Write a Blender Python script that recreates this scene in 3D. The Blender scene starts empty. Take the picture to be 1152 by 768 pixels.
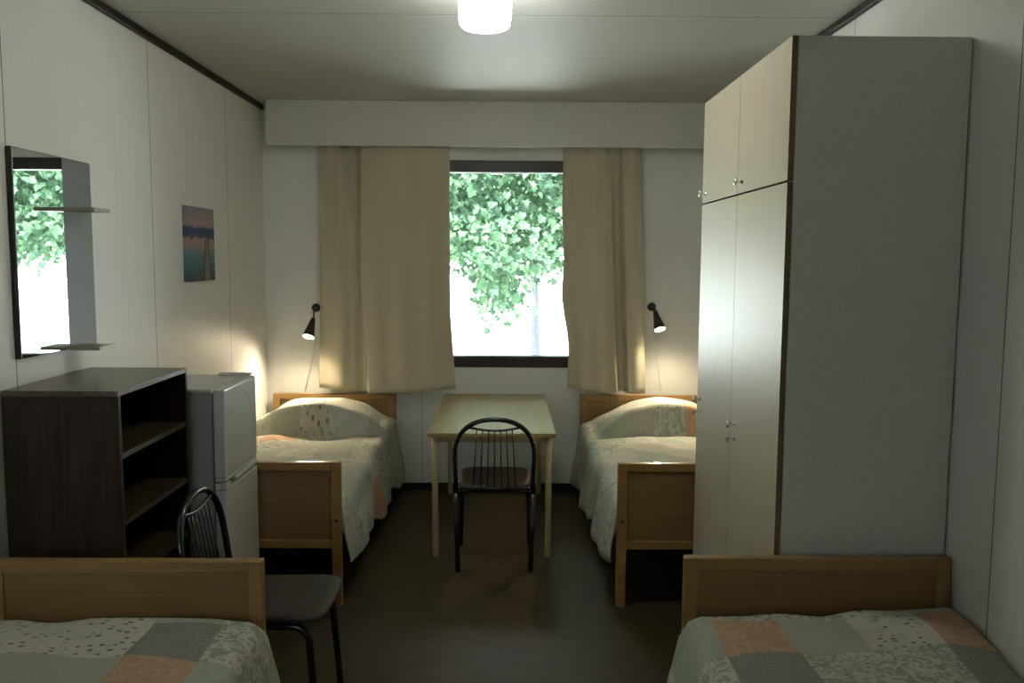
import bpy, bmesh, math, random
from mathutils import Vector, Matrix
random.seed(7)
R = math.radians
scene = bpy.context.scene
COL = scene.collection

# ------------------------------------------------------------------ dimensions
XL, XR = -1.68, 1.46            # side walls
YB, YF = 6.00, -0.75            # window wall, wall behind the camera
ZC = 2.69                       # ceiling

# ------------------------------------------------------------------ node helpers
def new_mat(name):
    m = bpy.data.materials.new(name); m.use_nodes = True
    nt = m.node_tree
    return m, nt, nt.nodes['Principled BSDF']

def N(nt, kind, **kw):
    n = nt.nodes.new(kind)
    for k, v in kw.items():
        if k in n.inputs.keys() if hasattr(n.inputs, 'keys') else False:
            n.inputs[k].default_value = v
        else:
            setattr(n, k, v)
    return n

def col4(c): return (c[0], c[1], c[2], 1.0)

def plain(name, c, rough=0.5, metal=0.0, spec=0.5, noise=0.08, nscale=30, bump=0.0, coat=0.0, emit=None, emit_s=0.0):
    m, nt, p = new_mat(name)
    tc = nt.nodes.new('ShaderNodeTexCoord')
    nz = nt.nodes.new('ShaderNodeTexNoise'); nz.inputs['Scale'].default_value = nscale; nz.inputs['Detail'].default_value = 3
    nt.links.new(tc.outputs['Object'], nz.inputs['Vector'])
    rp = nt.nodes.new('ShaderNodeValToRGB')
    rp.color_ramp.elements[0].position = .3; rp.color_ramp.elements[1].position = .7
    rp.color_ramp.elements[0].color = col4([x*(1-noise) for x in c]); rp.color_ramp.elements[1].color = col4([min(1, x*(1+noise)) for x in c])
    nt.links.new(nz.outputs['Fac'], rp.inputs['Fac']); nt.links.new(rp.outputs['Color'], p.inputs['Base Color'])
    p.inputs['Roughness'].default_value = rough; p.inputs['Metallic'].default_value = metal
    p.inputs['Specular IOR Level'].default_value = spec; p.inputs['Coat Weight'].default_value = coat
    if bump:
        b = nt.nodes.new('ShaderNodeBump'); b.inputs['Strength'].default_value = bump; b.inputs['Distance'].default_value = .002
        nt.links.new(nz.outputs['Fac'], b.inputs['Height']); nt.links.new(b.outputs['Normal'], p.inputs['Normal'])
    if emit:
        p.inputs['Emission Color'].default_value = col4(emit); p.inputs['Emission Strength'].default_value = emit_s
    return m

def wood(name, c1, c2, rough=0.35, axis='Z', scale=1.0, coat=0.0, spec=.5):
    m, nt, p = new_mat(name)
    tc = nt.nodes.new('ShaderNodeTexCoord'); mp = nt.nodes.new('ShaderNodeMapping')
    s = {'X': (1.2, 22, 22), 'Y': (22, 1.2, 22), 'Z': (22, 22, 1.2)}[axis]
    mp.inputs['Scale'].default_value = [v*scale for v in s]
    nt.links.new(tc.outputs['Object'], mp.inputs['Vector'])
    nz = nt.nodes.new('ShaderNodeTexNoise'); nz.inputs['Scale'].default_value = 1.6; nz.inputs['Detail'].default_value = 6; nz.inputs['Distortion'].default_value = .6
    nt.links.new(mp.outputs['Vector'], nz.inputs['Vector'])
    rp = nt.nodes.new('ShaderNodeValToRGB')
    rp.color_ramp.elements[0].position = .32; rp.color_ramp.elements[1].position = .68
    rp.color_ramp.elements[0].color = col4(c1); rp.color_ramp.elements[1].color = col4(c2)
    nt.links.new(nz.outputs['Fac'], rp.inputs['Fac']); nt.links.new(rp.outputs['Color'], p.inputs['Base Color'])
    p.inputs['Roughness'].default_value = rough; p.inputs['Coat Weight'].default_value = coat
    p.inputs['Specular IOR Level'].default_value = spec
    b = nt.nodes.new('ShaderNodeBump'); b.inputs['Strength'].default_value = .08; b.inputs['Distance'].default_value = .001
    nt.links.new(nz.outputs['Fac'], b.inputs['Height']); nt.links.new(b.outputs['Normal'], p.inputs['Normal'])
    return m

def math_node(nt, op, a, b=None, clamp=False):
    n = nt.nodes.new('ShaderNodeMath'); n.operation = op; n.use_clamp = clamp
    for i, v in enumerate((a, b)):
        if v is None: continue
        if isinstance(v, (int, float)): n.inputs[i].default_value = v
        else: nt.links.new(v, n.inputs[i])
    return n.outputs[0]

def mix_rgb(nt, fac, a, b, mode='MIX'):
    n = nt.nodes.new('ShaderNodeMix'); n.data_type = 'RGBA'; n.blend_type = mode
    for sock, v in ((n.inputs[0], fac), (n.inputs[6], a), (n.inputs[7], b)):
        if isinstance(v, (int, float)): sock.default_value = v
        elif isinstance(v, (tuple, list)): sock.default_value = col4(v)
        else: nt.links.new(v, sock)
    return n.outputs[2]

def panel_wall(name, c, axis, seams, halfw=.0022, rough=.5, line=(.14, .13, .11)):
    """painted fibreboard: fine vertical streaks and narrow dark joints at given coordinates along axis"""
    m, nt, p = new_mat(name)
    g = nt.nodes.new('ShaderNodeNewGeometry'); sx = nt.nodes.new('ShaderNodeSeparateXYZ')
    nt.links.new(g.outputs['Position'], sx.inputs[0])
    mp = nt.nodes.new('ShaderNodeMapping'); mp.inputs['Scale'].default_value = (60, 60, 1.0) if axis != 'C' else (1.5, 1.5, 1.5)
    nt.links.new(g.outputs['Position'], mp.inputs['Vector'])
    nz = nt.nodes.new('ShaderNodeTexNoise'); nz.inputs['Scale'].default_value = 1.0; nz.inputs['Detail'].default_value = 3
    nt.links.new(mp.outputs['Vector'], nz.inputs['Vector'])
    rp = nt.nodes.new('ShaderNodeValToRGB')
    rp.color_ramp.elements[0].position = .25; rp.color_ramp.elements[1].position = .75
    rp.color_ramp.elements[0].color = col4([x*.98 for x in c]); rp.color_ramp.elements[1].color = col4([min(1, x*1.018) for x in c])
    nt.links.new(nz.outputs['Fac'], rp.inputs['Fac'])
    out = rp.outputs['Color']
    co = sx.outputs['X'] if axis == 'X' else sx.outputs['Y']
    for s in seams:
        d = math_node(nt, 'ABSOLUTE', math_node(nt, 'SUBTRACT', co, s))
        f = math_node(nt, 'LESS_THAN', d, halfw)
        out = mix_rgb(nt, f, out, line)
    nt.links.new(out, p.inputs['Base Color'])
    p.inputs['Roughness'].default_value = rough; p.inputs['Specular IOR Level'].default_value = .35
    b = nt.nodes.new('ShaderNodeBump'); b.inputs['Strength'].default_value = .06; b.inputs['Distance'].default_value = .001
    nt.links.new(nz.outputs['Fac'], b.inputs['Height']); nt.links.new(b.outputs['Normal'], p.inputs['Normal'])
    return m

# ------------------------------------------------------------------ mesh helpers
class MB:
    def __init__(self): self.bm = bmesh.new()
    def box(self, x0, x1, y0, y1, z0, z1, bev=0.0, seg=2):
        r = bmesh.ops.create_cube(self.bm, size=1.0)
        vs = r['verts']
        for v in vs:
            v.co = Vector(((x0+x1)/2 + v.co.x*(x1-x0), (y0+y1)/2 + v.co.y*(y1-y0), (z0+z1)/2 + v.co.z*(z1-z0)))
        if bev > 0:
            es = list({e for v in vs for e in v.link_edges})
            bmesh.ops.bevel(self.bm, geom=es, offset=bev, segments=seg, affect='EDGES', profile=.5)
        return self
    def tube(self, pts, r, seg=12, cap=True):
        pts = [Vector(p) for p in pts]; n = len(pts)
        rr = r if isinstance(r, (list, tuple)) else [r]*n
        rings = []; prev = None
        for i, p in enumerate(pts):
            t = (pts[min(i+1, n-1)] - pts[max(i-1, 0)]).normalized()
            if prev is None:
                a = Vector((0, 0, 1)) if abs(t.z) < .9 else Vector((1, 0, 0))
                u = t.cross(a).normalized()
            else:
                u = (prev - t*prev.dot(t)).normalized()
            prev = u; w = t.cross(u)
            rings.append([self.bm.verts.new(p + (u*math.cos(2*math.pi*k/seg) + w*math.sin(2*math.pi*k/seg))*rr[i]) for k in range(seg)])
        for i in range(n-1):
            for k in range(seg):
                f = self.bm.faces.new((rings[i][k], rings[i][(k+1) % seg], rings[i+1][(k+1) % seg], rings[i+1][k])); f.smooth = True
        if cap:
            self.bm.faces.new(list(reversed(rings[0]))); self.bm.faces.new(rings[-1])
        return self
    def lathe(self, prof, origin=(0, 0, 0), mat=None, seg=32, closed=False):
        """profile of (r, z) revolved about z, then placed by matrix/origin"""
        M = mat or Matrix.Translation(origin); rings = []
        for (r, z) in prof:
            rings.append([self.bm.verts.new(M @ Vector((r*math.cos(2*math.pi*k/seg), r*math.sin(2*math.pi*k/seg), z))) for k in range(seg)])
        m = len(rings)
        for i in range(m if closed else m-1):
            a, b = rings[i], rings[(i+1) % m]
            for k in range(seg):
                f = self.bm.faces.new((a[k], a[(k+1) % seg], b[(k+1) % seg], b[k])); f.smooth = True
        if not closed:
            if prof[0][0] > 1e-6: self.bm.faces.new(list(reversed(rings[0])))
            if prof[-1][0] > 1e-6: self.bm.faces.new(rings[-1])
        return self
    def build(self, name, mat, parent=None, smooth=False):
        bmesh.ops.remove_doubles(self.bm, verts=self.bm.verts, dist=1e-6)
        bmesh.ops.recalc_face_normals(self.bm, faces=self.bm.faces)
        me = bpy.data.meshes.new(name); self.bm.to_mesh(me); self.bm.free()
        for m in (mat if isinstance(mat, (list, tuple)) else [mat]): me.materials.append(m)
        if smooth:
            for f in me.polygons: f.use_smooth = True
        o = bpy.data.objects.new(name, me); COL.objects.link(o)
        if parent: o.parent = parent
        return o

def tag(o, label=None, cat=None, group=None, kind=None):
    if label: o['label'] = label
    if cat: o['category'] = cat
    if group: o['group'] = group
    if kind: o['kind'] = kind
    return o
def struct(o, label=None, cat=None): return tag(o, label, cat, kind='structure')
def empty(name, loc, rz=0.0):
    o = bpy.data.objects.new(name, None); COL.objects.link(o)
    o.location = loc; o.rotation_euler = (0, 0, rz); o.empty_display_size = .1
    return o
def copy_tree(o, parent=None):
    c = o.copy(); COL.objects.link(c)
    if parent: c.parent = parent
    for ch in [x for x in bpy.data.objects if x.parent == o]: copy_tree(ch, c)
    return c
def subsurf_shade(o, ang=40):
    for f in o.data.polygons: f.use_smooth = True
    o.data.set_sharp_from_angle(angle=R(ang))

# ------------------------------------------------------------------ materials
WALLC = (.745, .755, .72)
M_wl = panel_wall('painted_panel_left', WALLC, 'Y', [-1.87, -.67, .53, 1.73, 2.93, 4.115, 5.23], .0025)
M_wr = panel_wall('painted_panel_right', WALLC, 'Y', [-1.13, .07, 1.27, 2.47, 3.67, 4.87], .0025)
M_wb = panel_wall('painted_panel_back', WALLC, 'X', [-.585, .60], .002, line=(.33, .32, .28))
M_wf = panel_wall('painted_panel_front', WALLC, 'X', [-.6, .6], .0025)
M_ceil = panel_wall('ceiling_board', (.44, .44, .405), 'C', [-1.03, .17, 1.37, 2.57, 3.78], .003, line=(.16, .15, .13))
M_pelmet = plain('pelmet_board', (.58, .58, .53), .45, noise=.03)
M_trim = wood('dark_brown_trim', (.012, .008, .005), (.026, .017, .011), .5, 'Y', spec=.25)
M_winframe = wood('dark_brown_window_frame', (.014, .008, .006), (.028, .015, .011), .4, 'X')
M_bedwood = wood('honey_birch', (.27, .150, .046), (.34, .198, .068), .33, 'X', coat=.15)
M_bedpanel = wood('honey_birch_panel', (.205, .118, .040), (.26, .155, .056), .38, 'X')
M_table = wood('pale_birch', (.30, .225, .075), (.365, .28, .105), .38, 'Y')
M_tableleg = wood('pale_birch_leg', (.36, .28, .13), (.44, .35, .175), .4, 'Z')
M_dark = wood('dark_walnut_laminate', (.026, .015, .009), (.050, .030, .018), .5, 'Z', spec=.25)
M_darktop = wood('dark_walnut_laminate_top', (.080, .060, .044), (.15, .112, .082), .25, 'Y')
M_darkshelf = wood('dark_walnut_shelf', (.030, .019, .011), (.058, .037, .022), .42, 'Y')
M_wardside = plain('grey_laminate_side', (.60, .59, .53), .5, noise=.04, nscale=70)
M_warddoor = wood('cream_laminate_door', (.545, .495, .37), (.56, .51, .382), .43, 'Z', scale=.6, spec=.36)
M_wardedge = wood('brown_edge_band', (.13, .085, .035), (.19, .13, .055), .45, 'Z')
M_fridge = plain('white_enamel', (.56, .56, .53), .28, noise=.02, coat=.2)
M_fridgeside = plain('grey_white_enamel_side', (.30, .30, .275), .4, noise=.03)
M_gasket = plain('grey_gasket', (.08, .08, .075), .6)
M_recess = plain('dark_recess_plastic', (.12, .12, .115), .5)
M_black = plain('black_enamel_tube', (.012, .012, .013), .25, noise=.05, coat=.3)
M_seat = plain('dark_brown_vinyl', (.034, .023, .019), .6, noise=.15, nscale=60, bump=.3)
M_chrome = plain('chrome', (.75, .74, .70), .18, metal=1.0, noise=.02)
M_mirror = plain('mirror_glass', (.88, .90, .90), .01, metal=1.0, noise=0)
M_mirboard = plain('dark_grey_board', (.115, .12, .125), .5, noise=.04)
M_mirbacking = plain('black_mirror_backing', (.012, .011, .010), .5)
M_shelf = plain('grey_beige_shelf', (.34, .32, .26), .4, noise=.05)
M_cordw = plain('white_cord_plastic', (.7, .68, .62), .45)
M_shade = plain('black_lamp_metal', (.012, .012, .012), .3, coat=.2)
M_inner = plain('white_lamp_interior', (.8, .78, .72), .5)
M_bulb = plain('warm_bulb', (1, .9, .75), .5, emit=(1.0, .80, .52), emit_s=62)
M_opal = plain('opal_glass_lit', (.95, .95, .92), .25, noise=0, emit=(1.0, .955, .87), emit_s=33)
M_lampbase = plain('white_lamp_base', (.75, .74, .70), .4)
M_darkgrout = plain('dark_baseboard', (.018, .014, .011), .45)

def floor_mat():
    m, nt, p = new_mat('dark_linoleum')
    g = nt.nodes.new('ShaderNodeNewGeometry')
    mp = nt.nodes.new('ShaderNodeMapping'); mp.inputs['Scale'].default_value = (9, 26, 1)
    nt.links.new(g.outputs['Position'], mp.inputs['Vector'])
    a = nt.nodes.new('ShaderNodeTexNoise'); a.inputs['Scale'].default_value = 1; a.inputs['Detail'].default_value = 8; a.inputs['Roughness'].default_value = .7; a.inputs['Distortion'].default_value = 1.2
    nt.links.new(mp.outputs['Vector'], a.inputs['Vector'])
    rp = nt.nodes.new('ShaderNodeValToRGB')
    e = rp.color_ramp.elements
    e[0].position = .3; e[0].color = (.032, .025, .012, 1); e[1].position = .72; e[1].color = (.078, .060, .031, 1)
    nt.links.new(a.outputs['Fac'], rp.inputs['Fac'])
    b = nt.nodes.new('ShaderNodeTexNoise'); b.inputs['Scale'].default_value = 2.2; b.inputs['Detail'].default_value = 2
    nt.links.new(g.outputs['Position'], b.inputs['Vector'])
    c = mix_rgb(nt, math_node(nt, 'MULTIPLY', b.outputs['Fac'], .35), rp.outputs['Color'], (.07, .05, .03))
    nt.links.new(c, p.inputs['Base Color'])
    p.inputs['Roughness'].default_value = .45; p.inputs['Specular IOR Level'].default_value = .22
    return m
M_floor = floor_mat()

def curtain_mat():
    m, nt, p = new_mat('beige_curtain_cloth')
    tc = nt.nodes.new('ShaderNodeTexCoord')
    w = nt.nodes.new('ShaderNodeTexNoise'); w.inputs['Scale'].default_value = 260; w.inputs['Detail'].default_value = 2
    nt.links.new(tc.outputs['Object'], w.inputs['Vector'])
    rp = nt.nodes.new('ShaderNodeValToRGB')
    rp.color_ramp.elements[0].color = (.44, .405, .29, 1); rp.color_ramp.elements[1].color = (.57, .53, .40, 1)
    nt.links.new(w.outputs['Fac'], rp.inputs['Fac']); nt.links.new(rp.outputs['Color'], p.inputs['Base Color'])
    p.inputs['Roughness'].default_value = .9; p.inputs['Specular IOR Level'].default_value = .15
    p.inputs['Sheen Weight'].default_value = .2
    tr = nt.nodes.new('ShaderNodeBsdfTranslucent'); nt.links.new(rp.outputs['Color'], tr.inputs['Color'])
    mx = nt.nodes.new('ShaderNodeMixShader'); mx.inputs[0].default_value = .012
    out = nt.nodes['Material Output']
    nt.links.new(p.outputs[0], mx.inputs[1]); nt.links.new(tr.outputs[0], mx.inputs[2]); nt.links.new(mx.outputs[0], out.inputs[0])
    return m
M_curtain = curtain_mat()

def cloth_mat(name, base, kind, c2=None, scale=1.0):
    m, nt, p = new_mat(name)
    uv = nt.nodes.new('ShaderNodeUVMap'); uv.uv_map = 'cloth'
    v = uv.outputs['UV']
    n1 = nt.nodes.new('ShaderNodeTexNoise'); n1.inputs['Scale'].default_value = 90; n1.inputs['Detail'].default_value = 3
    nt.links.new(v, n1.inputs['Vector'])
    c2 = c2 or [x*.6 for x in base]
    if kind == 'solid':
        n4 = nt.nodes.new('ShaderNodeTexNoise'); n4.inputs['Scale'].default_value = 48; n4.inputs['Detail'].default_value = 4; n4.inputs['Distortion'].default_value = 1.0
        nt.links.new(v, n4.inputs['Vector'])
        f = math_node(nt, 'MULTIPLY', math_node(nt, 'SUBTRACT', n4.outputs['Fac'], .36), 3.2, True)
        out = mix_rgb(nt, f, base, c2)
    elif kind == 'dots':
        vo = nt.nodes.new('ShaderNodeTexVoronoi'); vo.inputs['Scale'].default_value = 140*scale; vo.inputs['Randomness'].default_value = .25
        nt.links.new(v, vo.inputs['Vector'])
        f = math_node(nt, 'LESS_THAN', vo.outputs['Distance'], .36)
        out = mix_rgb(nt, f, base, c2)
    elif kind == 'floral':
        vo = nt.nodes.new('ShaderNodeTexNoise'); vo.inputs['Scale'].default_value = 34*scale; vo.inputs['Detail'].default_value = 2.5; vo.inputs['Distortion'].default_value = 1.6
        nt.links.new(v, vo.inputs['Vector'])
        rp = nt.nodes.new('ShaderNodeValToRGB'); rp.color_ramp.elements[0].position = .46; rp.color_ramp.elements[1].position = .56
        rp.color_ramp.elements[0].color = col4(base); rp.color_ramp.elements[1].color = col4(c2)
        nt.links.new(vo.outputs['Fac'], rp.inputs['Fac']); out = rp.outputs['Color']
    elif kind == 'sprigs':
        mp = nt.nodes.new('ShaderNodeMapping'); mp.inputs['Scale'].default_value = (1, 1.5, 1); nt.links.new(v, mp.inputs['Vector'])
        vo = nt.nodes.new('ShaderNodeTexVoronoi'); vo.inputs['Scale'].default_value = 24*scale; vo.inputs['Randomness'].default_value = .55
        nt.links.new(mp.outputs['Vector'], vo.inputs['Vector'])
        n2 = nt.nodes.new('ShaderNodeTexNoise'); n2.inputs['Scale'].default_value = 120; nt.links.new(v, n2.inputs['Vector'])
        d = math_node(nt, 'ADD', vo.outputs['Distance'], math_node(nt, 'MULTIPLY', math_node(nt, 'SUBTRACT', n2.outputs['Fac'], .5), .35))
        f = math_node(nt, 'LESS_THAN', d, .27)
        out = mix_rgb(nt, f, base, c2)
        n3 = nt.nodes.new('ShaderNodeTexNoise'); n3.inputs['Scale'].default_value = 25; nt.links.new(v, n3.inputs['Vector'])
        g = math_node(nt, 'GREATER_THAN', n3.outputs['Fac'], .6)
        out = mix_rgb(nt, math_node(nt, 'MULTIPLY', g, .45), out, (.34, .42, .33))
    nt.links.new(out, p.inputs['Base Color'])
    p.inputs['Roughness'].default_value = .92; p.inputs['Specular IOR Level'].default_value = .12
    b = nt.nodes.new('ShaderNodeBump'); b.inputs['Strength'].default_value = .25; b.inputs['Distance'].default_value = .002
    nt.links.new(n1.outputs['Fac'], b.inputs['Height']); nt.links.new(b.outputs['Normal'], p.inputs['Normal'])
    return m
CLOTH = {
 'P': cloth_mat('peach_patch', (.53, .37, .245), 'solid', (.43, .285, .18)),
 'D': cloth_mat('grey_dotted_patch', (.20, .205, .18), 'dots', (.36, .37, .33)),
 'M': cloth_mat('mint_patch', (.335, .40, .31), 'solid', (.43, .45, .375)),
 'G': cloth_mat('pale_grey_green_patch', (.42, .42, .35), 'solid', (.38, .385, .32)),
 'F': cloth_mat('leafy_patch', (.54, .53, .455), 'floral', (.30, .345, .265)),
 'S': cloth_mat('sprigged_patch', (.55, .54, .46), 'sprigs', (.19, .19, .16), 1.25),
 'W': cloth_mat('blossom_patch', (.40, .44, .37), 'floral', (.56, .55, .48), 1.3),
 'C': cloth_mat('cream_speckled_patch', (.52, .51, .44), 'floral', (.42, .445, .37), 1.6),
}
CKEYS = list(CLOTH)

def glass_mat():
    m, nt, p = new_mat('window_glass')
    tr = nt.nodes.new('ShaderNodeBsdfTransparent'); gl = nt.nodes.new('ShaderNodeBsdfGlossy'); gl.inputs['Roughness'].default_value = .0
    tr.inputs['Color'].default_value = (.97, .99, .98, 1)
    fr = nt.nodes.new('ShaderNodeFresnel'); fr.inputs['IOR'].default_value = 1.45
    mx = nt.nodes.new('ShaderNodeMixShader'); nt.links.new(fr.outputs[0], mx.inputs[0]); nt.links.new(tr.outputs[0], mx.inputs[1]); nt.links.new(gl.outputs[0], mx.inputs[2])
    nt.links.new(mx.outputs[0], nt.nodes['Material Output'].inputs[0])
    return m
M_glass = glass_mat()

# ------------------------------------------------------------------ room shell
T = .2
def shell():
    struct(MB().box(XL-T, XR+T, YF-T, YB+T, -.25, 0).build('floor', M_floor))
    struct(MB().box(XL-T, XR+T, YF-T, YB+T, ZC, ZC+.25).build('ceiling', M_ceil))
    struct(MB().box(XL-T, XL, YF, YB, 0, ZC).build('wall_left', M_wl))
    struct(MB().box(XR, XR+T, YF, YB, 0, ZC).build('wall_right', M_wr))
    struct(MB().box(XL-T, -1.51, YF-T, YF, 0, ZC).box(-1.13, -.62, YF-T, YF, 0, ZC).box(-1.51, -1.13, YF-T, YF, 0, 1.2).box(-1.51, -1.13, YF-T, YF, 2.0, ZC).box(.42, XR+T, YF-T, YF, 0, ZC).box(-.62, .42, YF-T, YF, 2.12, ZC).build('wall_front', M_wf))
    # window wall with its opening
    wx0, wx1, wz0, wz1 = -.62, .62, .885, 2.325
    b = MB()
    b.box(XL-T, wx0, YB, YB+T, 0, ZC).box(wx1, XR+T, YB, YB+T, 0, ZC)
    b.box(wx0, wx1, YB, YB+T, 0, wz0).box(wx0, wx1, YB, YB+T, wz1, ZC)
    struct(b.build('wall_back', M_wb))
    w = empty('window_1', (0, YB, 0)); struct(w)
    f = MB(); y0, y1 = -.012, .09
    f.box(wx0, wx1, y0, y1, wz1-.08, wz1, .004).box(wx0, wx1, y0, y1, wz0, wz0+.078, .004)
    f.box(wx0, wx0+.075, y0, y1, wz0+.07, wz1-.07, .004).box(wx1-.075, wx1, y0, y1, wz0+.07, wz1-.07, .004)
    f.build('frame', M_winframe, w)
    MB().box(wx0+.07, wx1-.07, .045, .049, wz0+.07, wz1-.07).build('glass', M_glass, w)
    # outer sash bead, pale
    # baseboards and dark ceiling strips
    struct(MB().box(XL, XR, YB-.014, YB, 0, .05, .003).build('baseboard_back', M_darkgrout))
    struct(MB().box(XL, XL+.014, YF, YB-.014, 0, .05, .003).build('baseboard_left', M_darkgrout))
    struct(MB().box(XR-.014, XR, YF, YB-.014, 0, .05, .003).build('baseboard_right', M_darkgrout))
    struct(MB().box(XL, XL+.022, YF, YB-.01, ZC-.036, ZC, .006).build('trim_1', M_trim))
    struct(MB().box(XR-.022, XR, YF, YB-.01, ZC-.036, ZC, .006).build('trim_2', M_trim))
    # door behind the camera
    d = empty('door_1', (-.1, YF, 0)); struct(d)
    y0, y1 = -.12, -.078
    MB().box(-.45, .45, y0, y1, .01, 2.05, .003).build('leaf', M_warddoor, d)
    MB().box(-.52, -.452, -T, .012, 0, 2.12, .004).box(.452, .52, -T, .012, 0, 2.12, .004).box(-.452, .452, -T, .012, 2.055, 2.12, .004).build('casing', M_trim, d)
    MB().tube([(.38, -.078, 1.02), (.38, -.03, 1.02), (.28, -.025, 1.02)], .009).build('handle', M_chrome, d)
    w2 = empty('added_fill_window', (-1.32, YF, 1.6)); struct(w2)  # unseen window added so fill light reaches the wardrobe side and right wall
    MB().box(-.19, .19, -.12, -.06, -.4, -.36).box(-.19, .19, -.12, -.06, .36, .4).box(-.19, -.16, -.12, -.06, -.37, .37).box(.16, .19, -.12, -.06, -.37, .37).build('frame', M_winframe, w2)
    MB().box(-.165, .165, -.092, -.088, -.365, .365).build('glass', M_glass, w2)
shell()

pel = empty('curtain_pelmet', (0, YB-.2, 0))
MB().box(-1.592, XR-.024, -.018, 0, 2.392, ZC-.002, .002).build('front_board', M_pelmet, pel)
MB().box(-1.58, XR-.03, .05, .075, 2.545, 2.565, .002).build('curtain_rail', M_lampbase, pel)
for bx_ in (-1.2, 1.0): MB().box(bx_, bx_+.03, 0, .2, 2.60, 2.63).build('bracket', M_lampbase, pel)
tag(pel, 'long off-white pelmet board across the top of the window wall', 'pelmet')

def smooth(a, b, x):
    t = min(1, max(0, (x-a)/(b-a))); return t*t*(3-2*t)

# ------------------------------------------------------------------ curtains
def lerp_tab(tab, t):
    for (a, va), (b, vb) in zip(tab, tab[1:]):
        if t <= b: 
            k = (t-a)/(b-a) if b > a else 0
            return va+(vb-va)*k
    return tab[-1][1]
def curtain(name, label, xl_tab, xr_tab, zb_tab, yfun, nu=90, nv=46, ztop=2.54, seed=0):
    """xl/xr: (v, x) tables, v=0 at top; yfun(u, v) -> depth offset from the hanging line"""
    bm = bmesh.new(); g = []
    for j in range(nv+1):
        v = j/nv; row = []
        for i in range(nu+1):
            u = i/nu
            xa, xb = lerp_tab(xl_tab, v), lerp_tab(xr_tab, v)
            zb = lerp_tab(zb_tab, u)
            dx, dy = yfun(u, v)
            row.append(bm.verts.new((xa+(xb-xa)*u+dx, 5.862+dy, ztop+(zb-ztop)*v)))
        g.append(row)
    for j in range(nv):
        for i in range(nu):
            bm.faces.new((g[j][i], g[j][i+1], g[j+1][i+1], g[j+1][i])).smooth = True
    me = bpy.data.meshes.new(name); bm.to_mesh(me); bm.free(); me.materials.append(M_curtain)
    o = bpy.data.objects.new(name, me); COL.objects.link(o)
    s = o.modifiers.new('thick', 'SOLIDIFY'); s.thickness = .003; s.offset = 0
    tag(o, label, 'curtain', 'beige curtains at the window')
    return o
S = math.sin
curtain('curtain', 'narrow outer left curtain, tucked behind the wide one above the left wall lamp',
        [(0, -1.275), (.3, -1.27), (.8, -1.285), (1, -1.292)], [(0, -.94), (1, -.90)], [(0, .748), (.3, .733), (.7, .722), (1, .725)],
        lambda u, v: (0, .042 + .035*smooth(.60, .80, u) + .018*S(u*11+.6)*(1-.25*v) + .010*S(u*23+1)*(1-v) + .012*S(v*3+u*2)))
curtain('curtain', 'wide left curtain hanging flat beside the window glass',
        [(0, -.985), (.22, -.99), (.55, -1.0), (.8, -.965), (1, -.955)], [(0, -.375), (.3, -.378), (.7, -.372), (1, -.335)], [(0, .712), (.25, .722), (.6, .728), (1, .757)],
        lambda u, v: (0, -.020 + .010*S(u*9+.4)*(1-.4*v) + .007*S(u*21+2*v) + .012*S(u*4+v*2.2) + .035*max(0, 1-u/.035)**1.5))
def right_fold(u, v):
    # main panel to u=.62, deep fold .62-.8, outer strip beyond
    k = min(1.0, max(0.0, 1-abs(u-.70)/.085)*1.9)
    k = k*k*(3-2*k)
    open_ = lerp_tab([(0, .25), (.10, .35), (.35, .9), (.5, 1), (1, .9)], v)
    d = .105*k*open_
    wob = .012*S(u*26+.3)*(1-.35*v) + .008*S(u*13+v*2) - .010*max(0, 1-abs(u-.60)/.05)
    edge = .012*S(v*17)*max(0, 1-u/.06)*min(1, max(0, (v-.3)*3))
    return (edge, d + wob + .004*S(v*9+u*5))
curtain('curtain', 'right curtain with one deep dark fold, beside the right wall lamp',
        [(0, .392), (.3, .388), (.6, .40), (1, .448)], [(0, .902), (.5, .945), (.8, .965), (1, .982)],
        [(0, .757), (.4, .74), (.55, .722), (.62, .735), (.8, .72), (1, .722)], right_fold, nu=150)

# ------------------------------------------------------------------ beds
BW = .43; BL = 2.06
def make_bed():
    root = empty('single_bed', (0, 0, 0))
    def end(y, name):
        # frame of one end: two posts, top rail, bottom rail, recessed panel
        e = MB()
        e.box(-BW, -BW+.045, y-.018, y+.018, 0, .70, .005, 2)
        e.box(BW-.045, BW, y-.018, y+.018, 0, .70, .005, 2)
        e.box(-BW+.044, BW-.044, y-.017, y+.017, .658, .699, .004, 2)
        e.box(-BW+.044, BW-.044, y-.015, y+.015, .285, .325, .004, 2)
        o = e.build(name, M_bedwood, root)
        MB().box(-BW+.04, BW-.04, y-.006, y+.006, .32, .66).build('panel', M_bedpanel, o)
        for sx in (-1, 1):
            pl = MB()
            M = Matrix.Translation((sx*(BW-.022), y-.0195, .42)) @ Matrix.Rotation(R(90), 4, 'X')
            pl.lathe([(0, .0015), (.006, .0015), (.007, -.001), (.007, -.002)], mat=M, seg=12)
            pl.build('bolt_cap', M_mirbacking, o)
    end(-.018, 'headboard'); end(-BL+.018, 'footboard')
    for sx in (-1, 1):
        x = sx*(BW-.045)
        MB().box(min(x, x-sx*.02), max(x, x-sx*.02), -BL+.037, -.037, .30, .42, .003).build('side_rail', M_bedwood, root)
    b = MB()
    for k in range(13):
        y = -.12 - k*.15
        b.box(-BW+.066, BW-.066, y-.035, y+.035, .375, .393, .002)
    b.build('slat_base', M_bedpanel, root)
    return root

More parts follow.
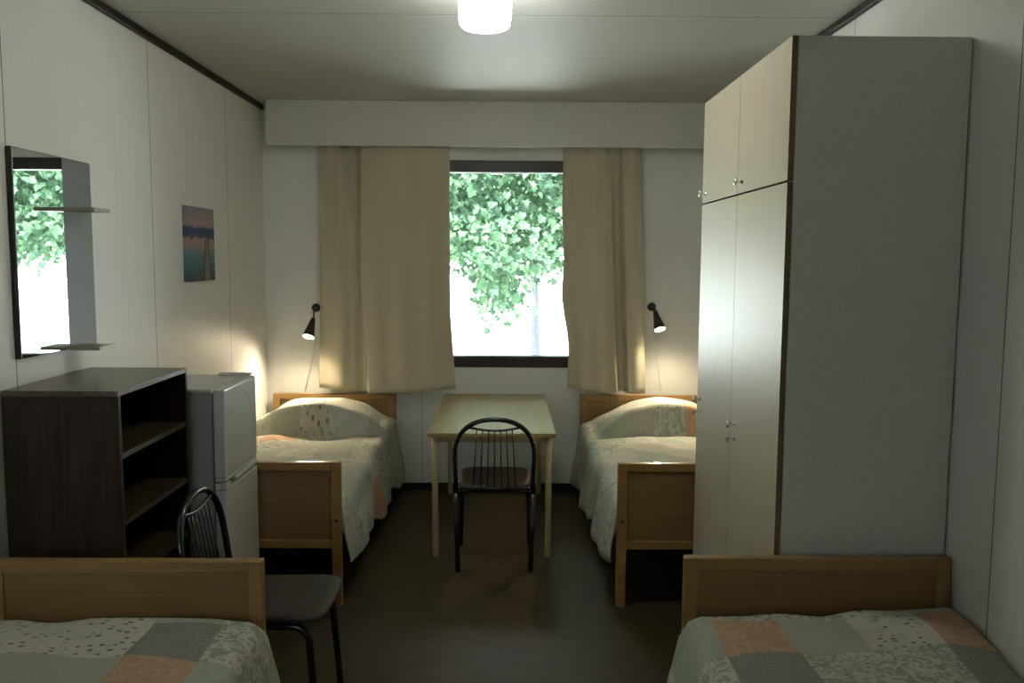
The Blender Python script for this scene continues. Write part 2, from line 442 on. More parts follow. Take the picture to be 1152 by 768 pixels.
def bedspread(loc, label, aisle, pillow, rows, off, seed, ztop=.525, lift=0.0, px=0.0, flare=.05, hem=(.14, .24), wallhem=.33):
    """quilt over a bed whose head end is at loc (y runs to -BL). aisle = +1/-1: side of the free edge.
       rows: strings of patch letters, first row at the head; patches .21 m."""
    rnd = random.Random(seed)
    ph = [rnd.uniform(0, 6.28) for _ in range(12)]
    y0, y1 = -.041, -BL+.041
    ny = 120
    # cross-section positions as arc length s from centre (positive towards the aisle)
    sw = .385; rad = .05
    drop_a, drop_w = 1.0, 1.0
    na = 34; nt_ = 40
    svals = []
    # wall side drop, top, aisle drop ; k in [-2,-1] wall, [-1,1] top, [1,2] aisle
    ks = [-2+i/10 for i in range(10)] + [-1+2*i/44 for i in range(44)] + [1+i/26 for i in range(27)]
    bm = bmesh.new(); uvl = bm.loops.layers.uv.new('cloth')
    grid = []; suv = []
    for j in range(ny+1):
        t = j/ny; y = y0+(y1-y0)*t
        row = []; srow = []
        L = -y
        endd = min(y0-y, y-y1)
        ed = .035*(1-smooth(0, .05, endd))
        for k in ks:
            side = 1 if k > 0 else -1
            zt = ztop - ed
            hump = 0.0
            lf = lift*smooth(-.2, .7, k*-aisle)*smooth(.55, .15, L) if abs(k) <= 1.999 else lift*smooth(.55, .15, L)*(1 if k*-aisle > 0 else 0)
            zt += lf
            a = abs(k)
            xn = min(a, 1.0)*side
            if pillow:
                xx = xn*sw - px
                prof = max(0.0, 1-(abs(xx)/(.47 if xx < 0 else .47))**2.4)
                front = .60 + .05*S(xn*2.6+ph[0])
                rise = smooth(front, front-.085, L)
                ridge = 1 - .55*smooth(.26, .02, L)
                hump = pillow*prof*rise*ridge
                hump += -.022*math.exp(-((L-front-.005)/.03)**2)*(1 if a <= 1 else 0)
            wr = .006*S(9*t*2+3*xn+ph[1]) + .005*S(23*t+7*xn*side+ph[2]) + .003*S(47*t-9*xn+ph[3])
            if a <= 1:
                x = xn*sw; z = zt + hump + wr
                z -= .012*smooth(.7, 1.0, a)
                s = xn*sw
            else:
                q = a-1
                hz = (hem[0]+(hem[1]-hem[0])*t + .018*S(14*t+ph[4]) + .012*S(31*t+ph[5])) if side == aisle else wallhem
                zs = zt + hump*.0 + wr - .012
                if pillow: zs += hump
                dl = zs - hz
                # rounded shoulder then drop with flare and folds
                d = q*dl
                if d < rad*1.57:
                    an = d/rad; xo = rad*S(an); z = zs - rad*(1-math.cos(an))
                else:
                    xo = rad + 0; z = zs - rad - (d-rad*1.57)*(dl-rad)/(max(1e-4, dl-rad*1.57))
                dn = smooth(0, 1, q)
                amp = (flare*dn + .016*dn*S(17*t+ph[6]) + .010*dn*S(37*t+ph[7]+2*q)) if side == aisle else .004*dn*S(20*t)
                x = side*(sw + xo + max(0, amp))
                s = side*(sw + d)
            row.append(bm.verts.new((x, y, z))); srow.append((s, L))
        grid.append(row); suv.append(srow)
    bm.verts.index_update()
    P = .21
    for j in range(ny):
        for i in range(len(ks)-1):
            f = bm.faces.new((grid[j][i], grid[j+1][i], grid[j+1][i+1], grid[j][i+1])); f.smooth = True
            idx = [(j, i), (j+1, i), (j+1, i+1), (j, i+1)]
            for lp, (a, b) in zip(f.loops, idx):
                s_, l_ = suv[a][b]; lp[uvl].uv = (s_+seed*3.1, l_)
            sc = sum(suv[a][b][0] for a, b in idx)/4*1.0; lc = sum(suv[a][b][1] for a, b in idx)/4
            ci = int(math.floor((sc - off[0])/P)); ri = int(math.floor((lc - off[1])/P))
            if 0 <= ri < len(rows) and 0 <= ci < len(rows[ri]): ch = rows[ri][ci]
            else: ch = random.Random(seed*1000 + ci*37 + ri*101).choice('PDMGFFSWCGWFM')
            f.material_index = CKEYS.index(ch)
    # tucked ends: short drop at head and foot
    for row, srow, sy in ((grid[0], suv[0], .0), (grid[-1], suv[-1], -.0)):
        low = []
        for v, k in zip(row, ks):
            z = v.co.z - (.12 if abs(k) <= 1 else max(0.0, .12*(2-abs(k)))*.999 )
            low.append(bm.verts.new((v.co.x, v.co.y+sy, z)))
        for i in range(len(ks)-1):
            try:
                f = bm.faces.new((row[i], row[i+1], low[i+1], low[i])); f.smooth = True; f.material_index = CKEYS.index('C')
            except ValueError: pass
    bmesh.ops.recalc_face_normals(bm, faces=bm.faces)
    me = bpy.data.meshes.new('bedspread'); bm.to_mesh(me); bm.free()
    for k in CKEYS: me.materials.append(CLOTH[k])
    o = bpy.data.objects.new('bedspread', me); COL.objects.link(o); o.location = loc
    sm = o.modifiers.new('thick', 'SOLIDIFY'); sm.thickness = .008; sm.offset = 0
    tag(o, label, 'bedspread', 'patchwork bedspreads')
    return o

bed = make_bed()
BEDS = [((-1.195, 5.975, 0), 'wooden single bed under the left wall lamp, its foot beside the fridge'),
        ((.965, 5.975, 0), 'wooden single bed under the right wall lamp, behind the wardrobe'),
        ((-1.19, 2.645, 0), 'wooden single bed in front of the dark bookcase'),
        ((1.012, 2.685, 0), 'wooden single bed against the grey side of the wardrobe')]
for i, (loc, lab) in enumerate(BEDS):
    o = bed if i == 0 else copy_tree(bed)
    o.location = loc; tag(o, lab, 'bed', 'wooden single beds')
# rows read from the wall side (low s) to high s
bedspread(BEDS[0][0], 'patchwork bedspread humped over a pillow under the left wall lamp', +1, .185,
          ['FMGCFGFC', 'FWMSFFWC', 'GWMSCGFM', 'MFPFGCMP', 'GCFGMFFC', 'FGMWGSPF', 'CFGMFGWC', 'FMCGFGCF', 'GFPMFGFC', 'FMGFWFCG'], (-.735, -.02), 3, px=-.03, flare=.045, hem=(.10, .22))
bedspread(BEDS[1][0], 'patchwork bedspread humped over a pillow under the right wall lamp', -1, .185,
          ['FFFWCGFF', 'FWFFMCGC', 'WFMGFPDC', 'FGMWMFPM', 'GMFGCMGF', 'FWCMGCFG', 'FGCMGMFC', 'CFWGFMPG', 'FGFMGFGF', 'GFCFWGMF'], (-.84, -.02), 5, px=.10, flare=.045, hem=(.10, .22))
bedspread(BEDS[2][0], 'flat patchwork bedspread on the bed in front of the bookcase', +1, 0,
          ['WFSSMF', 'FWSSDF', 'GGGGPM', 'MFWGMF', 'DPGMSF', 'FMDWGF', 'PGFMWF', 'WFGDMF', 'GMPFGF'], (-.72, -.08), 8, ztop=.53, flare=.06)
bedspread(BEDS[3][0], 'flat patchwork bedspread on the bed against the wardrobe side', -1, 0,
          ['SMFFSMMM', 'SMPGSPMM', 'SFDFFDGM', 'SMFGWFMD', 'FGMDWPGF', 'MFGPDFMG', 'FWMGFMDG', 'SMGFWGPM', 'FGDMGFWF'], (-.78, -.09), 11, ztop=.528, lift=.03, flare=.06)

# ------------------------------------------------------------------ table
def make_table():
    t = empty('desk_table', (-.067, 5.25, 0))
    x0, x1, y0, y1 = -.350, .350, -.68, .68
    MB().box(x0, x1, y0, y1, .682, .705, .003).build('tabletop', M_table, t)
    MB().box(x0+.055, x1-.055, y0+.03, y0+.048, .648, .681, .002).build('apron', M_tableleg, t)
    MB().box(x0+.055, x1-.055, y1-.048, y1-.03, .648, .681, .002).build('apron', M_tableleg, t)
    MB().box(x0+.03, x0+.048, y0+.06, y1-.06, .648, .681, .002).build('apron', M_tableleg, t)
    MB().box(x1-.048, x1-.03, y0+.06, y1-.06, .648, .681, .002).build('apron', M_tableleg, t)
    for sx in (-1, 1):
        for sy in (-1, 1):
            lx, ly = sx*(.35-.038), sy*(.68-.038)
            MB().tube([(lx, ly, 0), (lx, ly, .012), (lx, ly, .4), (lx, ly, .681)], [.014, .016, .0175, .019], 16).build('leg', M_tableleg, t)
    tag(t, 'pale birch table standing below the window between two beds', 'table')
make_table()

# ------------------------------------------------------------------ chairs
def make_chair():
    c = empty('metal_chair', (0, 0, 0))
    r = .0125
    def bx(z): return -.205 - .15*max(0, z-.45)       # back leans away from the seat
    pts = []
    for z in (.42, .50, .58): pts.append((-.203 - (.003 if z > .5 else 0), bx(z), z))
    for k in range(0, 25):
        a = math.pi - math.pi*k/24
        ca, sa = math.cos(a), math.sin(a)
        z = .63 + .195*(abs(sa)**.85); pts.append((.207*(abs(ca)**.9)*(1 if ca > 0 else -1), bx(z), z))
    for z in (.58, .50, .42): pts.append((.203 + (.003 if z > .5 else 0), bx(z), z))
    MB().tube(pts, r, 14).build('back_frame', M_black, c)
    arc = [(-.148+.296*k/12, bx(.77), .785 - .020*math.sin(math.pi*k/12)) for k in range(13)]
    MB().tube(arc, .0065, 10).build('crossbar', M_black, c)
    MB().tube([(-.195, bx(.445), .445), (.195, bx(.445), .445)], .007, 10).build('lower_bar', M_black, c)
    for k in range(7):
        f = (k-3)/3
        zt = .785 - .020*math.sin(math.pi*(.5+f*.098*1/.148*.5))
        MB().tube([(f*.092, bx(zt), zt), (f*.112, bx(.445), .445)], .0032, 8).build('spindle', M_black, c)
    for s in (-1, 1):
        MB().tube([(s*.192, -.212, 0), (s*.198, -.207, .2), (s*.203, -.204, .43)], .0135, 12).build('leg', M_black, c)
        fl = [(s*.178, -.195, .418), (s*.180, .05, .418), (s*.180, .120, .418)]
        for k in range(1, 7):
            a = k/6*math.pi/2*.92
            fl.append((s*(.180+.006*k/6), .120+.055*math.sin(a), .418-.055*(1-math.cos(a))))
        fl += [(s*.192, .188, .2), (s*.198, .203, 0)]
        MB().tube(fl, .0125, 12).build('leg', M_black, c)
    MB().tube([(-.178, -.16, .418), (.178, -.16, .418)], .008, 10).build('seat_frame', M_black, c)
    # padded seat: rounded square, slightly tapering to the rear
    b = MB(); bm = b.bm
    def ring(scale, z, n=64):
        out = []
        for k in range(n):
            a = 2*math.pi*k/n; ca, sa = math.cos(a), math.sin(a)
            e = .34
            x = (abs(ca)**e)*(1 if ca > 0 else -1); y = (abs(sa)**e)*(1 if sa > 0 else -1)
            wx = .195 + .010*y
            out.append(bm.verts.new((x*wx*scale,   .022 + y*.205*scale, z)))
        return out
    rg = [ring(.2, .463), ring(.6, .465), ring(.88, .463), ring(.965, .457), ring(1.0, .447), ring(.99, .437), ring(.94, .4315), ring(.2, .4312)]
    for a, b2 in zip(rg, rg[1:]):
        n = len(a)
        for k in range(n): bm.faces.new((a[k], a[(k+1) % n], b2[(k+1) % n], b2[k])).smooth = True
    bm.faces.new(rg[0]); bm.faces.new(list(reversed(rg[-1])))
    b.build('seat', M_seat, c)
    return c
ch = make_chair(); ch.location = (-.05, 4.60, 0)
tag(ch, 'black metal chair seen from behind, pushed in at the birch table', 'chair', 'black metal chairs')
c2 = copy_tree(ch); c2.location = (-.825, 2.945, 0); c2.rotation_euler = (0, 0, R(-90))
tag(c2, 'black metal chair between the bookcase and the near left bed', 'chair', 'black metal chairs')

# ------------------------------------------------------------------ bookcase
def make_bookcase():
    x1 = .388; w = .622; h = 1.203; t = .019
    b = empty('bookcase', (XL+.004, 2.823, 0))
    MB().box(0, x1, 0, t, .0, h-t, .0015).build('side_panel', M_dark, b)
    MB().box(0, x1, w-t, w, .0, h-t, .0015).build('side_panel', M_dark, b)
    MB().box(0, x1, 0, w, h-t, h, .0015).build('top', M_darktop, b)
    MB().box(.002, .008, t, w-t, .06, h-t).build('back_panel', M_dark, b)
    for z in (.06, .290, .512, .732, .965):
        MB().box(.008, x1-.006, t, w-t, z-.0, z+.019, .001).build('shelf', M_darkshelf, b)
    MB().box(x1-.04, x1-.022, t, w-t, 0, .058).build('plinth', M_dark, b)
    tag(b, 'empty dark brown bookcase standing below the wall mirror', 'bookcase')
make_bookcase()

# ------------------------------------------------------------------ fridge
def make_fridge():
    f = empty('fridge', (XL+.012, 3.462, 0))
    w = .44; h = 1.113; xb = .468; xd = .474; xf = .522
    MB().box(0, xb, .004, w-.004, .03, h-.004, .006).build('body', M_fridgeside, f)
    MB().box(.0, xb+.002, 0, w, h-.018, h, .005).build('top', M_fridge, f)
    MB().box(xb, xd, .008, w-.008, .07, h-.024).build('door_gasket', M_gasket, f)
    u = MB().box(xd, xf, 0, w, .742, h-.004, .006, 3).box(xd, xf-.004, .0, w, .722, .739, .004).build('freezer_door', M_fridge, f)
    # raised oval crease on the upper door
    cr = [(xf+.0005, .23+.13*math.cos(a), .93+.14*math.sin(a)) for a in [math.pi*(-.5+k/16) for k in range(17)]]
    MB().tube(cr, .0015, 6).build('embossing', M_fridge, u)
    lo = MB().box(xd, xf, 0, w, .06, .690, .006, 3).box(xd, xf-.022, .0, w, .690, .718, .003).box(xf-.022, xf, 0, .06, .690, .718, .004).build('lower_door', M_fridge, f)
    MB().box(xf-.0215, xf-.019, .06, w-.01, .690, .717).build('grip_recess', M_recess, lo)
    MB().box(xf-.016, xf+.004, .12, w-.012, .705, .719, .003).build('handle', M_fridge, lo)
    MB().box(xb-.10, xf-.012, w-.05, w-.008, h, h+.012, .003).build('hinge_cover', M_fridge, f)
    for y in (.05, w-.05):
        for x in (.06, xb-.04):
            MB().lathe([(.014, 0), (.018, .004), (.018, .026), (.012, .031)], (x, y, 0), seg=16).build('foot', M_mirbacking, f)
    tag(f, 'small white two-door fridge between bookcase and bed', 'fridge')
make_fridge()

# ------------------------------------------------------------------ mirror and its shelves
def make_mirror():
    m = empty('wall_mirror', (XL, 0, 0))
    y0, ym, y1, z0, z1 = 2.925, 3.250, 3.468, 1.296, 2.018
    MB().box(.001, .017, y0, y1, z0, z1, .0015).build('backing_board', M_mirbacking, m)
    MB().box(.0172, .0215, y0+.004, ym, z0+.003, z1-.003, .0006).build('mirror_glass', M_mirror, m)
    MB().box(.0172, .0215, ym+.001, y1, z0+.003, z1-.003, .001).build('side_panel', M_mirboard, m)
    for z in (1.819, 1.292):
        MB().box(.0216, .135, ym+.001, ym+.13, z+.0, z+.014, .0015).build('shelf', M_shelf, m)
    tag(m, 'tall mirror with two little shelves hung on the left wall', 'mirror')
make_mirror()

# ------------------------------------------------------------------ canvas print
def make_canvas():
    m, nt, p = new_mat('lake_pier_print')
    g = nt.nodes.new('ShaderNodeTexCoord'); sp = nt.nodes.new('ShaderNodeSeparateXYZ'); nt.links.new(g.outputs['Generated'], sp.inputs[0])
    y, z = sp.outputs['Y'], sp.outputs['Z']
    nz = nt.nodes.new('ShaderNodeTexNoise'); nz.inputs['Scale'].default_value = 6; nz.inputs['Detail'].default_value = 5
    mp = nt.nodes.new('ShaderNodeMapping'); mp.inputs['Scale'].default_value = (1, 1, 2.2); nt.links.new(g.outputs['Generated'], mp.inputs[0]); nt.links.new(mp.outputs[0], nz.inputs['Vector'])
    zz = math_node(nt, 'ADD', z, math_node(nt, 'MULTIPLY', math_node(nt, 'SUBTRACT', nz.outputs['Fac'], .5), .14))
    rp = nt.nodes.new('ShaderNodeValToRGB'); e = rp.color_ramp.elements
    stops = [(0, (.03, .06, .075)), (.18, (.05, .13, .16)), (.36, (.11, .22, .25)), (.50, (.33, .27, .27)), (.575, (.40, .24, .20)), (.60, (.04, .075, .15)), (.68, (.02, .05, .13)), (.715, (.03, .08, .17)), (.735, (.25, .20, .26)), (.80, (.40, .25, .25)), (.88, (.27, .24, .29)), (1, (.22, .22, .28))]
    e[0].position = 0; e[0].color = col4(stops[0][1]); e[1].position = 1; e[1].color = col4(stops[-1][1])
    for pos, c in stops[1:-1]:
        n = e.new(pos); n.color = col4(c)
    nt.links.new(zz, rp.inputs['Fac'])
    # boardwalk: a strip narrowing towards the horizon, with dark rails
    zc = math_node(nt, 'SUBTRACT', .58, z)
    half = math_node(nt, 'ADD', .025, math_node(nt, 'MULTIPLY', zc, .14))
    d = math_node(nt, 'ABSOLUTE', math_node(nt, 'SUBTRACT', y, .70))
    below = math_node(nt, 'GREATER_THAN', zc, 0)
    deck = math_node(nt, 'MULTIPLY', math_node(nt, 'LESS_THAN', d, half), below)
    st = math_node(nt, 'GREATER_THAN', math_node(nt, 'FRACT', math_node(nt, 'MULTIPLY', z, 34)), .22)
    deckc = mix_rgb(nt, st, (.06, .045, .04), (.27, .22, .18))
    rail_d = math_node(nt, 'ABSOLUTE', math_node(nt, 'SUBTRACT', d, math_node(nt, 'ADD', half, .02)))
    rail = math_node(nt, 'MULTIPLY', math_node(nt, 'LESS_THAN', rail_d, .022), below)
    c = mix_rgb(nt, deck, rp.outputs['Color'], deckc)
    c = mix_rgb(nt, math_node(nt, 'MULTIPLY', rail, .8), c, (.02, .022, .028))
    nt.links.new(c, p.inputs['Base Color']); p.inputs['Roughness'].default_value = .55
    o = MB().box(-.001, .022, 4.490, 4.912, 1.520, 1.917, .002).build('canvas_print', m)
    o.location = (XL, 0, 0)
    tag(o, 'small canvas picture of a pier on a lake at dusk, on the left wall', 'picture')
make_canvas()

# ------------------------------------------------------------------ wardrobe
def make_wardrobe():
    x0, x1, y0, y1, h, zs = .910, XR-.008, 2.722, 3.890, 2.345, 1.898
    w = empty('wardrobe', (0, 0, 0))
    MB().box(x0, x1, y0, y0+.018, 0, h-.0, .001).build('side_panel', M_wardside, w)
    MB().box(x0, x1, y1-.018, y1, 0, h-.0, .001).build('side_panel', M_wardside, w)
    MB().box(x0+.002, x1, y0+.018, y1-.018, h-.02, h-.002).build('top_panel', M_wardside, w)
    MB().box(x0+.002, x1, y0+.018, y1-.018, .06, .078).build('bottom_panel', M_wardside, w)
    MB().box(x1-.006, x1, y0+.018, y1-.018, .078, h-.02).build('back_panel', M_wardside, w)
    MB().box(x0+.03, x0+.045, y0+.018, y1-.018, 0, .06).build('plinth', M_wardside, w)
    MB().box(x0+.004, x1-.006, (y0+y1)/2-.009, (y0+y1)/2+.009, .078, h-.02).build('divider', M_wardside, w)
    ym = (y0+y1)/2
    for (a, b) in ((y0, ym-.0008), (ym+.0008, y1)):
        for (za, zb, nm) in ((zs+.004, h+.001, 'upper_door'), (.065, zs-.002, 'lower_door')):
            d = MB().box(x0-.0205, x0-.0025, a+.0015, b-.0015, za+.001, zb-.001).build(nm, M_warddoor, w)
            e = MB()
            e.box(x0-.0202, x0-.0022, a, a+.0014, za, zb).box(x0-.0202, x0-.0022, b-.0014, b, za, zb)
            e.box(x0-.0202, x0-.0022, a, b, za, za+.0009).build('edge_band', M_wardedge, d)
            zk = zs+.045 if nm == 'upper_door' else 1.022
            yk = b-.068
            M = Matrix.Translation((x0-.0207, yk, zk)) @ Matrix.Rotation(R(-90), 4, 'Y')
            MB().lathe([(.009, 0), (.009, .002), (.0045, .004), (.0045, .020), (.013, .024), (.016, .028), (.015, .0315), (.008, .033), (0, .033)], mat=M, seg=20).build('knob', M_chrome, d)
            if nm == 'lower_door':
                M2 = Matrix.Translation((x0-.0207, yk, .965)) @ Matrix.Rotation(R(-90), 4, 'Y')
                k = MB().lathe([(.009, 0), (.009, .003), (.004, .004), (0, .004)], mat=M2, seg=16)
                k.box(x0-.05, x0-.022, yk-.0015, yk+.0015, .962, .968).box(x0-.056, x0-.044, yk-.0015, yk+.0015, .948, .968, .001)
                k.build('lock_key', M_chrome, d)
    tag(w, 'tall wardrobe with cream doors and a grey side against the right wall', 'wardrobe')
make_wardrobe()

# ------------------------------------------------------------------ lamps
def ceiling_lamp():
    x, y, zb = -.080, 3.30, 2.504
    l = empty('ceiling_lamp', (x, y, ZC))
    MB().lathe([(.06, 0), (.062, -.012), (.058, -.02), (.0, -.02)][::-1], seg=32).build('ceiling_base', M_lampbase, l)
    h = zb-ZC
    MB().lathe([(0, h), (.06, h+.002), (.085, h+.008), (.094, h+.018), (.097, h+.035), (.103, -.03), (.102, -.022), (.06, -.0205), (0, -.0205)], seg=48).build('glass_shade', M_opal, l)
    tag(l, 'lit white opal glass drum lamp on the ceiling', 'lamp')
ceiling_lamp()

def wall_lamp(base, top, bottom, cord, label, rot):
    b = Vector(base)
    l = empty('wall_lamp', base)
    loc = lambda p: tuple(Vector(p)-b)
    M = Matrix.Rotation(R(90), 4, 'X')
    MB().lathe([(.030, .0015), (.031, .006), (.027, .018), (.014, .026), (0, .027)], mat=M, seg=28).build('wall_base', M_shade, l)
    tp, bt = Vector(loc(top)), Vector(loc(bottom))
    ax = (bt-tp).normalized()
    MB().tube([(0, -.024, 0), (0, -.05, .004), tuple(Vector((0, -.05, .004)).lerp(tp, .45)+Vector((0, -.006, .012))), tuple(tp-ax*.012), tuple(tp+ax*.01)], .0055, 10).build('arm', M_shade, l)
    q = ax.to_track_quat('Z', 'Y').to_matrix().to_4x4()
    Ms = Matrix.Translation(tp) @ q
    L = (bt-tp).length
    o = MB().lathe([(.012, 0), (.015, .003), (.020, .035), (.042, L), (.0405, L), (.0185, .036), (.0, .034)], mat=Ms, seg=32).build('lamp_shade', [M_shade, M_inner], l)
    for f in o.data.polygons:
        c = f.center; d = (c-tp); axial = d.dot(ax); rad = (d-ax*axial).length
        lim = .015+(.042-.015)*min(1, axial/L)
        if rad < lim-.0012 and axial > .03 and f.normal.dot((d-ax*axial).normalized() if rad > 1e-5 else -ax) < .2: f.material_index = 1
    prof = [(0, .03)] + [(.031*math.sin(a), L-.012-.031*0 - .0 + .0 - .026*(math.cos(a))) for a in [math.pi*k/10*.98 for k in range(1, 10)]] + [(0, L+.012)]
    # reflector bulb: a shallow lit dome just inside the rim
    prof = [(.016, .06), (.027, L-.034), (.033, L-.016), (.030, L-.007), (.016, L-.002), (0, L-.001)]
    MB().lathe(prof, mat=Ms, seg=28).build('bulb', M_bulb, l)
    sd = bpy.data.lights.new('wall_lamp_light', 'SPOT'); sd.energy = 42; sd.color = (1.0, .80, .55); sd.spot_size = R(150); sd.spot_blend = 1.0; sd.shadow_soft_size = .02
    so = bpy.data.objects.new('wall_lamp_light', sd); COL.objects.link(so); so.parent = l
    so.location = tp + ax*(L+.003); so.rotation_euler = ax.to_track_quat('-Z', 'Y').to_euler()
    cp = [loc(p) for p in cord]
    MB().tube(cp, .0022, 8).build('cord', M_cordw, l)
    k = Vector(cp[1])
    MB().box(k.x-.008, k.x+.008, k.y-.007, k.y+.007, k.z-.024, k.z+.024, .004).build('cord_switch', M_cordw, l)
    return tag(l, label, 'lamp', 'black wall lamps over the beds')
def cordpts(x, ztop, zmid, xe, ze):
    pts = [(x, 5.985, ztop), (x, 5.985, zmid)]
    for k in range(1, 9):
        t = k/8; pts.append((x+(xe-x)*t**1.3, 5.985+.006*t, zmid-.02+(ze-zmid+.02)*t))
    return pts
wall_lamp((-1.325, YB, 1.300), (-1.325, 5.905, 1.232), (-1.345, 5.832, 1.108), cordpts(-1.345, 1.15, 1.06, -1.41, .72),
          'lit black cone lamp on the wall by the left curtain', 0)
wall_lamp((1.034, YB, 1.319), (1.042, 5.905, 1.298), (1.066, 5.832, 1.172), cordpts(1.068, 1.22, 1.10, 1.115, .72),
          'lit black cone lamp on the wall by the right curtain', 0)

# ------------------------------------------------------------------ outdoors
M_ground = plain('pale_sunlit_gravel', (.50, .50, .46), .9, noise=.1, nscale=2)
M_lawn = plain('lawn_green', (.16, .26, .10), .9, noise=.2, nscale=6)
M_bark = plain('grey_bark', (.14, .135, .16), .9, noise=.15, nscale=14, bump=.6)
M_light_block = plain('light_block_board', (.35, .33, .30), .7)  # board for the added overhangs that block light
M_render = plain('white_render', (.75, .74, .76), .8, noise=.04)
M_roof = plain('grey_roof', (.25, .24, .24), .8)
struct(MB().box(-60, 60, -40, 90, -.75, -.45).build('ground', M_ground), 'pale sunlit ground outside the window', 'ground')

struct(MB().box(XL-.6, XR+.6, YB+T, YB+T+.65, 2.66, 2.86, .004).build('light_block_eave', M_light_block))  # unseen overhang added to cut the skylight falling on the table
struct(MB().box(XL-.6, XR+.6, YF-T-1.2, YF-T, 2.66, 2.86, .004).build('light_block_eave', M_light_block))  # unseen overhang added to keep direct sun out of the rear wall
def leaf_mat():
    m, nt, p = new_mat('maple_leaf')
    oi = nt.nodes.new('ShaderNodeNewGeometry')
    rp = nt.nodes.new('ShaderNodeValToRGB'); e = rp.color_ramp.elements
    e[0].position = 0; e[0].color = (.024, .054, .030, 1); e[1].position = 1; e[1].color = (.066, .125, .060, 1)
    nt.links.new(oi.outputs['Random Per Island'], rp.inputs['Fac'])
    nt.links.new(rp.outputs['Color'], p.inputs['Base Color']); p.inputs['Roughness'].default_value = .6; p.inputs['Specular IOR Level'].default_value = .2
    tr = nt.nodes.new('ShaderNodeBsdfTranslucent'); nt.links.new(rp.outputs['Color'], tr.inputs['Color'])
    mx = nt.nodes.new('ShaderNodeMixShader'); mx.inputs[0].default_value = .35
    nt.links.new(p.outputs[0], mx.inputs[1]); nt.links.new(tr.outputs[0], mx.inputs[2]); nt.links.new(mx.outputs[0], nt.nodes['Material Output'].inputs[0])
    return m
M_leaf = leaf_mat()

def tree():
    tx, ty, tz = .52, 14.5, -.45
    t = empty('tree', (tx, ty, tz))
    MB().tube([(0, 0, 0), (.01, 0, .25), (0, 0, .8), (-.03, .02, 2.0), (.02, 0, 3.4), (0, .1, 5.0)], [.14, .092, .078, .07, .06, .035], 16).build('trunk', M_bark, t)
    rnd = random.Random(21)
    bm = bmesh.new()
    shape = [(0, 0), (.18, -.10), (.42, -.06), (.34, .12), (.55, .30), (.30, .42), (.22, .66), (.06, .70), (0, 1.0)]
    out = shape + [(-x, y) for (x, y) in reversed(shape[1:-1])]
    def leaf(p, size):
        d = Vector((rnd.uniform(-.8, .8), rnd.uniform(-.8, .5), rnd.uniform(-1.2, -.1))).normalized()
        nrm = Vector((rnd.uniform(-.7, .7), rnd.uniform(-1, -.1), rnd.uniform(.1, 1))).normalized()
        u = d.cross(nrm).normalized(); nrm = u.cross(d)
        vs = [bm.verts.new(p + u*(x*size) + d*(y*size) + nrm*(size*.25*(abs(x)-.6*y*y))) for (x, y) in out]
        c = bm.verts.new(p + d*(.35*size))
        n = len(vs)
        for k in range(n): bm.faces.new((c, vs[k], vs[(k+1) % n]))
    def density(x, z):
        # ragged lower edge of the crown, world coords
        lo = 1.74 - .80*math.exp(-((x+.03)/.24)**2) + .10*S(x*5.3+1.0) + .07*S(x*11) - .10*math.exp(-((x-.75)/.2)**2)
        return lo
    n = 0
    # leaf clusters hung along twigs
    tw = MB()
    while n < 95000:
        x = rnd.uniform(-3.6, 6.6); y = rnd.uniform(9.5, 17.0); 
        lo = density(x, 0) - (.55 if y < 12 else 0)*0 + (y-10.5)*.05
        z = lo + abs(rnd.gauss(0, 2.1))
        if z > 8.5: continue
        k = rnd.randint(6, 14)
        base = Vector((x, y, z))
        for _ in range(k):
            p = base + Vector((rnd.gauss(0, .16), rnd.gauss(0, .16), rnd.gauss(0, .13)))
            leaf(p-Vector((tx, ty, tz)), rnd.uniform(.065, .13)); n += 1
    me = bpy.data.meshes.new('foliage'); bm.to_mesh(me); bm.free(); me.materials.append(M_leaf)
    o = bpy.data.objects.new('foliage', me); COL.objects.link(o); o.parent = t
    for k in range(9):
        a = k*2.4; z0 = 2.2+k*.25
        ex = Vector((2.6*math.cos(a), -1.6+1.4*S(a), z0+.9+.3*S(k)))
        MB().tube([(0, 0, z0), tuple(ex*.4+Vector((0, 0, .6*z0+.15))), tuple(ex)], [.045, .028, .008], 8).build('branch', M_bark, t)
    tag(t, 'leafy green tree outside the window, on pale ground', 'tree')
tree()

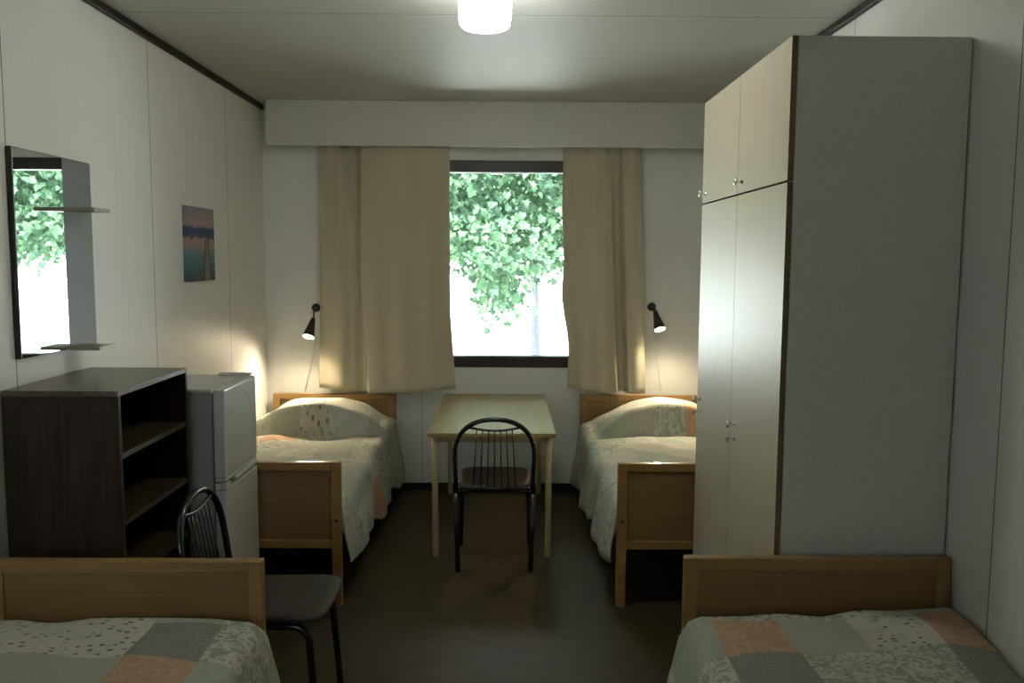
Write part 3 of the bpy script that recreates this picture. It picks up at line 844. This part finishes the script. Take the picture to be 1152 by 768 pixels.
def far_building():
    b = empty('building', (6, 42, -.45))
    MB().box(-16, 16, 0, 8, 0, 3.4).build('wall', M_render, b)
    MB().box(-16.3, 16.3, -.35, 8.4, 3.4, 3.75, .03).build('roof', M_roof, b)
    MB().box(-16.02, 16.02, -.05, 0, 0, .45).build('plinth', M_roof, b)
    tag(b, 'long white building far outside the window, washed out by sunlight', 'building')
far_building()

# ------------------------------------------------------------------ light
sun = bpy.data.objects.new('sun', bpy.data.lights.new('sun', 'SUN')); COL.objects.link(sun)
sun.data.energy = 58; sun.data.angle = R(1.5); sun.data.color = (.97, .985, 1)
sun.rotation_euler = Vector((.30, .38, -.90)).to_track_quat('-Z', 'Y').to_euler()
w = bpy.data.worlds.new('sky'); scene.world = w; w.use_nodes = True
bg = w.node_tree.nodes['Background']; bg.inputs[0].default_value = (.80, .91, 1.0, 1); bg.inputs[1].default_value = 20.0

# ------------------------------------------------------------------ camera
pitch, yaw, roll = R(5.533), R(-.494), R(.340)
cp, sp_, cy, sy, cr, sr = math.cos(pitch), math.sin(pitch), math.cos(yaw), math.sin(yaw), math.cos(roll), math.sin(roll)
Rz = Matrix(((cy, -sy, 0), (sy, cy, 0), (0, 0, 1)))
r = Rz @ Vector((1, 0, 0)); fw = Rz @ Vector((0, cp, -sp_)); up = Rz @ Vector((0, sp_, cp))
r2 = cr*r + sr*up; u2 = -sr*r + cr*up
cam = bpy.data.objects.new('camera', bpy.data.cameras.new('camera')); COL.objects.link(cam)
cam.data.sensor_width = 36; cam.data.lens = 30.0; cam.data.clip_start = .05; cam.data.clip_end = 300
Mx = Matrix((r2, u2, -fw)).transposed().to_4x4(); Mx.translation = (0, 0, 1.65)
cam.matrix_world = Mx
scene.camera = cam

# ------------------------------------------------------------------ view
scene.view_settings.view_transform = 'Standard'
scene.view_settings.look = 'None'
scene.view_settings.exposure = 0.22
scene.view_settings.gamma = 1.0
scene.view_settings.use_curve_mapping = False
scene.cycles.use_denoising = True
scene.cycles.max_bounces = 10; scene.cycles.diffuse_bounces = 7; scene.cycles.glossy_bounces = 5
scene.cycles.transparent_max_bounces = 12
scene.cycles.sample_clamp_indirect = 8
scene.cycles.caustics_reflective = True
